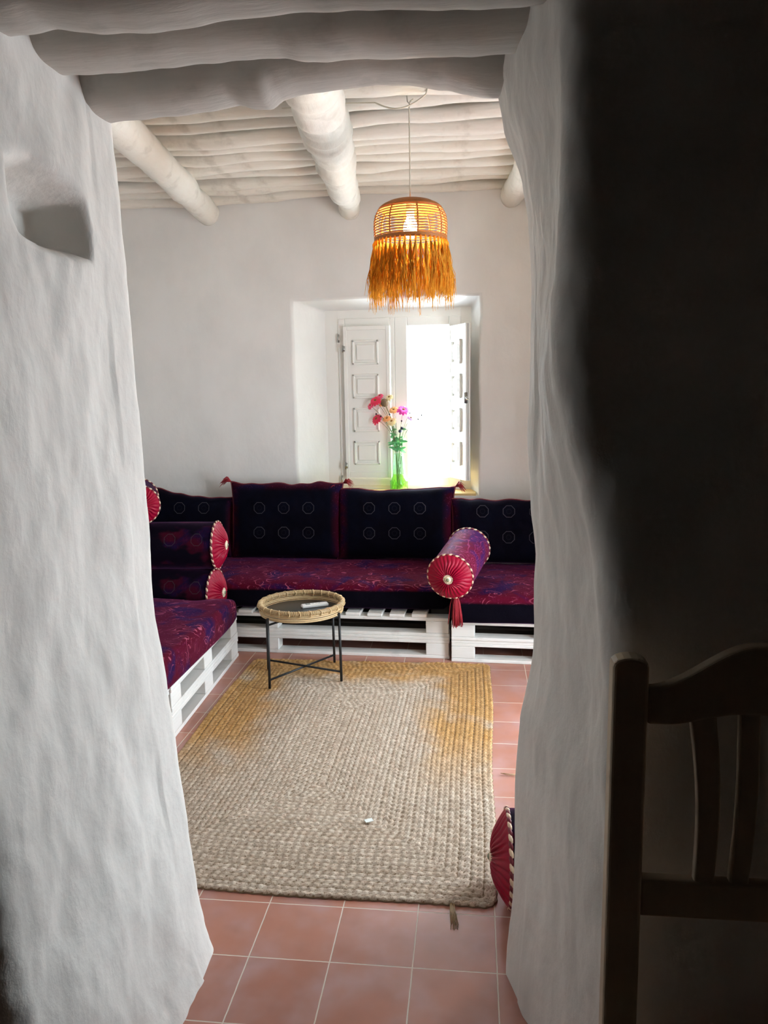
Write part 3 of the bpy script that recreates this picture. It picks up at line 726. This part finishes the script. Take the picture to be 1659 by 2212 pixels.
    for (bx, by, dx, dy, k) in ((.86,.282,.012,-.10,18), (1.035,.62,.02,-.03,8), (1.06,1.18,.06,.005,6), (.99,.40,.04,.05,8)):
        m = MB()
        for q in range(k):
            j = lambda s_: rr.uniform(-s_, s_)
            m.tube([(bx+j(.008),by+.012,.008), (bx+dx*.5+j(.012),by+dy*.5+j(.01),.007), (bx+dx+j(.016),by+dy+j(.015),.003)], [.0012,.001,.0006], 4)
        m.build('frayed_end', M_rattan, T)
    return T
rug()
o = MB().box((-.016,-.011,0),(.016,.011,.0015), Matrix.Translation((.521,.745,.019)) @ Matrix.Rotation(.5, 4, 'Z')).build('paper_scrap', plain('white_paper', (.85,.88,.86), .5), smooth=False)
tag(o, 'small white paper scrap lying on the rug', 'paper scrap')
# ------------------------------------------------------------------ tray table and remote
TX, TY = -.080, 2.295
TT = thing('tray_table', 'round rattan tray table on thin black metal legs standing on the rug', 'side table', (TX,TY,.0165))
feet = [(-.231,2.069),(.164,2.21),(.067,2.521),(-.322,2.38)]
for (x, y) in feet:
    MB().tube([(x,y,.0165),(x+(TX-x)*.02,y+(TY-y)*.02,.432)], .0078, 10).build('leg', M_metal, TT)
for (i, k) in ((0,2),(1,3)):
    (xa, ya), (xb, yb) = feet[i], feet[k]
    MB().tube([(xa,ya,.066+.008*i),(xb,yb,.066+.008*i)], .0065, 8).build('cross_brace', M_metal, TT)
    MB().tube([(xa,ya,.392+.010*i),(xb,yb,.392+.010*i)], .0065, 8).build('cross_brace', M_metal, TT)
def circ(R, z, n=72, wz=0): return [(TX+R*math.cos(2*math.pi*k/n), TY+R*math.sin(2*math.pi*k/n), z+wz*math.sin(k*1.7)) for k in range(n)]
RT = .245
TR = MB().lathe([(.001,.0),(RT-.004,.0),(RT-.002,.006),(RT-.006,.008),(.001,.008)], 64, (TX,TY,.411)).build('tray_base', M_tray, TT)
m = MB()
for k in range(4): m.tube(circ(RT-.003+.003*(k%2), .417+.0108*k), .0046, 8, closed=True)
m.build('cane_wall', M_rattan2, TT)
m = MB().tube(circ(RT-.002, .466, 96), .0135, 12, closed=True)
rimo = m.build('rattan_rim', M_rattan, TT)
m = MB()
for k in range(150):   # fine wrapping strips
    t0 = 2*math.pi*k/150; pts = []
    for q in range(9):
        ph = 2*math.pi*q/8; th = t0+.012*q/8; r = RT-.002+.0142*math.cos(ph); pts.append((TX+r*math.cos(th), TY+r*math.sin(th), .466+.0142*math.sin(ph)))
    m.tube(pts, .0015, 4)
for k in range(26):    # bolder diagonal lashings down to the cane
    t0 = 2*math.pi*k/26; pts = []
    for q in range(9):
        ph = 2*math.pi*q/8; th = t0+.16*abs(q/8-.5); r = RT-.002+.017*math.cos(ph); pts.append((TX+r*math.cos(th), TY+r*math.sin(th), .463+.0185*math.sin(ph)))
    m.tube(pts, .0028, 6)
m.build('lashing', M_rattan2, rimo)
Mr = Matrix.Translation((-.017,2.375,.4195)) @ Matrix.Rotation(math.radians(26), 4, 'Z')
M_white = plain('white_plastic', (.82,.83,.83), .3)
rc = thing('remote_control', 'slim white remote control lying on the black tray', 'remote control', (-.017,2.375,.4195), (0,0,math.radians(26)))
MB().box((-.082,-.022,0),(.082,.022,.019), bev=.005).build('body', M_white, rc, local=True, smooth=False)
MB().box((-.056,-.013,.019),(-.028,.013,.0196)).build('screen', plain('grey_lcd', (.35,.37,.36), .2), rc, local=True, smooth=False)
for k in range(3): MB().lathe([(.004,.0),(.004,.0015),(.001,.0018)], 10, (-.010+.020*k,0,.019)).build('button', plain('pale_button', (.62,.64,.64), .4), rc, local=True)
# ------------------------------------------------------------------ pendant lamp
LX, LY = .631, 1.80
LM = thing('pendant_lamp', 'lit orange cane pendant lamp with raffia fringe hanging in front of the window', 'pendant lamp', (LX,LY,2.11))
def lc(R, z, n=56): return [(LX+R*math.cos(2*math.pi*k/n), LY+R*math.sin(2*math.pi*k/n), z) for k in range(n)]
pr_ = [(.172,2.412),(.175,2.44),(.176,2.47),(.174,2.50),(.168,2.525),(.155,2.548),(.134,2.566),(.105,2.580),(.07,2.589),(.03,2.594)]
def prf(t):
    t *= len(pr_)-1; k = min(int(t), len(pr_)-2); f = t-k; return (pr_[k][0]+(pr_[k+1][0]-pr_[k][0])*f, pr_[k][1]+(pr_[k+1][1]-pr_[k][1])*f)
m = MB(); z = 2.424
while z < 2.552:
    R = np.interp(z, [p[1] for p in pr_], [p[0] for p in pr_]); m.tube(lc(R, z), .0027, 6, closed=True); z += .0122
for k in range(16):
    R, z = prf(.60+.40*k/16); m.tube(lc(R, z), .0055, 6, closed=True)
sh = m.build('cane_shade', M_shade, LM)
for k in range(8):
    th = 2*math.pi*(k+.35)/8; MB().tube([(LX+(prf(q/14)[0]-.004)*math.cos(th), LY+(prf(q/14)[0]-.004)*math.sin(th), prf(q/14)[1]) for q in range(15)], .0040, 6).build('rib', M_shade, sh)
m = MB()
for k in range(4): m.tube(lc(.172, 2.402+.005*k), .004, 6, closed=True)
m.build('rim_band', M_shade, LM)
m = MB(); rr = random.Random(11); NB = 46
for bndl in range(NB):
    t0 = 2*math.pi*bndl/NB; ln = rr.uniform(.235,.30); fl_ = rr.uniform(-.002,.020); tw = rr.uniform(-.06,.06)
    m.tube([(LX+.174*math.cos(t0), LY+.174*math.sin(t0), 2.405), (LX+.178*math.cos(t0), LY+.178*math.sin(t0), 2.392), (LX+.179*math.cos(t0), LY+.179*math.sin(t0), 2.378)], [.003,.006,.0045], 6)
    for q in range(26):
        a1 = t0+rr.gauss(0,.045)+tw*.5; a2 = t0+rr.gauss(0,.075)+tw; l2 = ln*rr.uniform(.72,1.06) if rr.random() > .04 else ln*.5
        r1 = .178+fl_*.35+rr.gauss(0,.006); r2 = .178+fl_+rr.gauss(0,.012); r3 = r2+rr.gauss(0,.008)-.004
        pts = [(LX+.178*math.cos(t0), LY+.178*math.sin(t0), 2.388), (LX+r1*math.cos(a1), LY+r1*math.sin(a1), 2.388-l2*.3), (LX+r2*math.cos(a2), LY+r2*math.sin(a2), 2.388-l2*.7), (LX+r3*math.cos(a2+rr.gauss(0,.03)), LY+r3*math.sin(a2), 2.388-l2)]
        m.tube(pts, [.0018,.0019,.0017,.0008], 3)
o = m.build('raffia_fringe', M_fringe, LM); o['kind'] = 'stuff'
MB().lathe([(.001,.0),(.018,.004),(.030,.018),(.035,.040),(.032,.066),(.022,.088),(.014,.105)], 24, (LX,LY,2.418)).build('bulb', M_bulb, LM)
MB().lathe([(.013,0),(.020,.002),(.020,.05),(.010,.064),(.004,.068)], 20, (LX,LY,2.525)).build('lamp_holder', M_cord, LM)
cordp = [(LX,LY,2.59),(LX+.001,LY,2.75),(LX,LY,2.95),(LX,LY,3.01),(LX+.005,LY,3.035),(LX+.02,LY-.01,3.04)]
MB().tube(cordp, .0035, 8).build('cord', M_cord, LM)
lp = []
for k in range(20):
    t_ = k/19; lp.append((LX-.16+.24*t_, LY-.01-.08*math.sin(t_*math.pi), 3.035-.085*math.sin(t_*math.pi*.9)+.05*t_))
lp += [(LX+.09,LY-.02,3.09),(LX+.085,LY-.03,3.115)]
MB().tube([(LX-.62,LY+.05,3.055),(LX-.45,LY+.02,3.045),(LX-.3,LY+.02,3.05)]+lp, .0035, 8).build('cord_loop', M_cord, LM)
MB().tube([(LX-.01,LY,3.06),(LX-.008,LY,3.035),(LX,LY,3.025),(LX+.010,LY,3.035)], .003, 6).build('ceiling_hook', M_steel, LM)
# ------------------------------------------------------------------ vase and flowers
VX, VY, VZ = .370, 3.79, .937
VA = thing('vase', 'tall pale green glass vase with patterned lower half on the window sill', 'vase', (VX,VY,VZ))
out = [(.001,.0),(.055,.0),(.064,.006),(.066,.04),(.066,.085),(.058,.105),(.050,.118),(.048,.15),(.043,.22),(.037,.290)]
inn = [(.034,.290),(.040,.22),(.045,.15),(.047,.118),(.055,.103),(.062,.083),(.062,.04),(.058,.010),(.001,.008)]
MB().lathe(out+inn, 36, (VX,VY,VZ)).build('glass', M_vase, VA)
MB().lathe([(.001,.010),(.056,.011),(.060,.04),(.060,.082),(.053,.100),(.046,.115),(.044,.128),(.001,.128)], 32, (VX,VY,VZ)).build('water', M_water, VA)
m = MB()
for k in range(14):
    th = 2*math.pi*k/14
    for sg in (1,-1): m.tube([(VX+.0668*math.cos(th+sg*.45*q/6), VY+.0668*math.sin(th+sg*.45*q/6), VZ+.008+.075*q/6) for q in range(7)], .0018, 4)
m.build('diamond_relief', glassy('relief_glass', (.70,.92,.72), rough=.1), VA)
M_stem = plain('flower_stem', (.10,.16,.05), .6); M_leaf = plain('green_leaf', (.11,.42,.16), .55)
def flower(px, pz, colr, R, label, kind='daisy', py=0.0, leaves=0, ccol=(.30,.13,.02), name='flower', cat='flower', seed=0):
    hx, hy, hz = px, VY+py, pz; rr = random.Random(seed)
    bxo, byo = rr.uniform(-.018,.018), rr.uniform(-.018,.018)
    T = thing(name, label, cat, (VX+bxo, VY+byo, VZ+.016), group='flowers in the green vase')
    neck = Vector((VX+max(-.022,min(.022,(px-VX)*.25)), VY+byo*.6, VZ+.292))
    base = Vector((VX+bxo, VY+byo, VZ+.016)); head = Vector((hx,hy,hz))
    pts = []
    for k in range(13):
        t_ = k/12
        if t_ < .35: p = base.lerp(neck, t_/.35)
        else:
            s_ = (t_-.35)/.65; p = neck.lerp(head, s_)+Vector((0,0,.02*math.sin(s_*math.pi)))-Vector(((px-VX)*.22*math.sin(s_*math.pi),0,0))
        pts.append(p)
    MB().tube(pts, .0016, 5).build('stem', M_stem, T)
    R *= 1.55 if kind == 'daisy' else 1.15; d = (head-pts[-3]).normalized()*.6+Vector((rr.uniform(-.2,.2),-.75,.25)); q = d.to_track_quat('Z','Y').to_matrix().to_4x4(); M = Matrix.Translation(head) @ q
    if kind == 'daisy':
        m = MB(); n = rr.randint(11,14)
        for lay, (rs, lift) in enumerate(((1,.15),(.75,.45))):
            for k in range(n):
                th = 2*math.pi*(k+.5*lay)/n+rr.uniform(-.08,.08); L_ = R*rs*rr.uniform(.85,1.08); wd = L_*.24
                P = []
                for a in range(5):
                    u = a/4; ww = wd*math.sin((.12+.88*u)*math.pi*.86)**.8; z = L_*lift*u-.35*L_*u*u+.002*lay
                    P.append([Vector((math.cos(th)*L_*u-math.sin(th)*ww*s_, math.sin(th)*L_*u+math.cos(th)*ww*s_, z-abs(s_)*.0015)) for s_ in (-1,0,1)])
                m.grid(P)
        m.xf(M); m.build('petals', colr, T)
        MB().lathe([(R*.24,-.001),(R*.26,.003),(R*.18,.007),(.0005,.008)], 12).xf(M).build('flower_centre', plain('centre', ccol, .8, .8, 600), T)
    else:
        MB().lathe([(.0005,-R),(R*.7,-R*.7),(R,0),(R*.7,R*.75),(.0005,R)], 10).xf(Matrix.Translation(head)).build('bud', colr, T)
    if leaves:
        m = MB()
        for k in range(leaves):
            t_ = rr.uniform(.42,.72); i = int(t_*12); p = pts[i]; th = rr.uniform(0, 2*math.pi); L_ = rr.uniform(.035,.075)
            dv = Vector((math.cos(th)*.9, math.sin(th)*.5, rr.uniform(-.1,.7))).normalized(); sd = dv.cross(Vector((0,-1,.2))).normalized()
            m.grid([[p+dv*L_*u+sd*.0095*math.sin(u*math.pi*.95+.08)*s_+Vector((0,0,-.012*u*u)) for s_ in (-1,0,1)] for u in (0,.25,.5,.75,1)])
        m.build('leaves', M_leaf, T)
    return T
P_red = plain('crimson_petal', (.80,.03,.10), .5); P_pink = plain('pink_petal', (.85,.10,.22), .5); P_mag = plain('magenta_petal', (.75,.06,.42), .5)
P_org = plain('apricot_petal', (.95,.50,.20), .5); P_yel = plain('cream_petal', (.90,.78,.45), .5); P_lil = plain('lilac_petal', (.70,.50,.75), .5)
P_brn = plain('brown_seed', (.20,.13,.07), .8, .8, 300); P_blk = plain('dark_bud', (.03,.03,.04), .7); P_blue = plain('dark_blue_bud', (.01,.02,.07), .6)

flower(.198,1.629, P_red, .030, 'crimson flower at the upper left of the bouquet', seed=1)
flower(.160,1.592, P_pink, .021, 'small pink flower, furthest left in the bouquet', seed=2)
flower(.234,1.663, P_pink, .017, 'small pink flower at the very top left of the bouquet', seed=3)
flower(.204,1.491, P_red, .031, 'crimson flower low at the left of the bouquet', seed=4, leaves=3)
flower(.411,1.557, P_mag, .033, 'magenta flower at the right of the bouquet', seed=5, leaves=3)
flower(.337,1.558, P_org, .024, 'apricot flower at the upper middle of the bouquet', seed=6, leaves=4)
flower(.284,1.493, P_org, .023, 'apricot flower left of centre low in the bouquet', seed=7, leaves=7)
flower(.322,1.472, P_yel, .026, 'cream-yellow flower in the low centre of the bouquet', seed=8, leaves=12, py=-.02)
flower(.304,1.652, P_yel, .022, 'cream flower at the top of the bouquet above the brown seed head', seed=9)
flower(.243,1.598, P_org, .013, 'tiny apricot flower beside the brown seed head', seed=10)
flower(.466,1.495, P_lil, .018, 'pale lilac flower at the right edge of the bouquet', seed=11)
flower(.268,1.610, P_brn, .028, 'round brown seed head at the top of the bouquet', 'bud', name='seed_head', cat='seed head', seed=12)
for (x, z, lab) in ((.547,1.514,'dark bud furthest right against the bright window'),(.522,1.483,'dark bud second from the right against the bright window'),(.459,1.530,'dark bud just right of the magenta flower'),(.305,1.522,'dark bud between the apricot flowers'),(.396,1.472,'dark bud below the magenta flower'),(.203,1.527,'grey-green bud above the low crimson flower'),(.238,1.508,'dark bud right of the low crimson flower')):
    flower(x, z, P_blk, .0062, lab, 'bud', name='bud_stem', cat='bud', seed=int(x*1000))
flower(.398,1.418, P_blue, .010, 'dark blue bud in the middle right of the bouquet', 'bud', name='bud_stem', cat='bud', seed=31, leaves=8)
flower(.383,1.395, P_blue, .012, 'dark blue bud lowest in the bouquet', 'bud', name='bud_stem', cat='bud', seed=32, leaves=10)
# ------------------------------------------------------------------ wooden chair, its back to the near wall
CY = -.70
CH = thing('dining_chair', 'pale wooden slat-back chair with arched crest rail against the dark near wall', 'chair', (1.455, CY-.2, 0))
def prism(poly, y0, y1, bev=0):
    m = MB(); n = len(poly); vs = [(x,y0,z) for x,z in poly]+[(x,y1,z) for x,z in poly]
    m.add(vs, [tuple(range(n)), tuple(range(n,2*n))[::-1]]+[(i+n,(i+1)%n+n,(i+1)%n,i) for i in range(n)]); return m
def bevel(o, w_=.006):
    md = o.modifiers.new('bevel', 'BEVEL'); md.width = w_; md.segments = 3; md.limit_method = 'ANGLE'; md.angle_limit = .6; return o
def post(x0, sgn):
    P = [(x0,0),(x0+.066,0),(x0+.064,1.205)]+[(x0+.032+.032*math.cos(a*math.pi/8), 1.205+.018*math.sin(a*math.pi/8)) for a in range(1,8)]+[(x0+.0,1.205)]
    o = prism(P, CY, CY+.042).build('back_post', M_chair, CH, smooth=False); bevel(o, .007)
post(1.174, 1); post(1.672, -1)
def top(x): 
    u = abs(x-1.456)/.218; u = min(1, u)
    return 1.247-.082*(0 if u < .15 else (lambda q: q*q*(3-2*q))((u-.15)/.85))+ (.0)
def low(x):
    u = min(1, abs(x-1.456)/.218); return 1.097+.022*(1-(lambda q: q*q*(3-2*q))(max(0,(u-.25)/.6) if u < .85 else 1))
xs = [1.238+.436*i/40 for i in range(41)]
o = prism([(x,low(x)) for x in xs]+[(x,top(x)) for x in xs[::-1]], CY+.006, CY+.034).build('crest_rail', M_chair, CH, smooth=False); bevel(o)
o = prism([(1.236,.717),(1.676,.717),(1.676,.792),(1.236,.792)], CY+.006, CY+.034).build('lower_rail', M_chair, CH, smooth=False); bevel(o)
for (xt, wt, xb, wb, bow) in ((1.312,.046,1.333,.036,.010),(1.398,.036,1.396,.034,.006),(1.478,.036,1.482,.034,-.006),(1.554,.046,1.543,.036,-.010)):
    l, r = [], []
    for k in range(13):
        t_ = k/12; z = .785+.335*t_; b_ = bow*math.sin(t_*math.pi); x = xb+(xt-xb)*t_+b_; l.append((x,z)); r.append((x+wb+(wt-wb)*t_,z))
    o = prism(l[::1]+r[::-1], CY+.010, CY+.030).build('back_slat', M_chair, CH, smooth=False)
    o.data.flip_normals(); bevel(o, .004)
o = MB().box((1.18,CY-.42,.445),(1.73,CY+.03,.475), bev=.008).build('seat', M_chair, CH, smooth=False)
for x in (1.185,1.675):
    MB().box((x,CY-.40,0),(x+.048,CY-.352,.445), bev=.005).build('front_leg', M_chair, CH, smooth=False)
    MB().box((x+.01,CY-.352,.16),(x+.038,CY+.002,.195), bev=.004).build('side_stretcher', M_chair, CH, smooth=False)
MB().box((1.23,CY-.39,.37),(1.68,CY-.365,.445), bev=.003).build('apron', M_chair, CH, smooth=False)
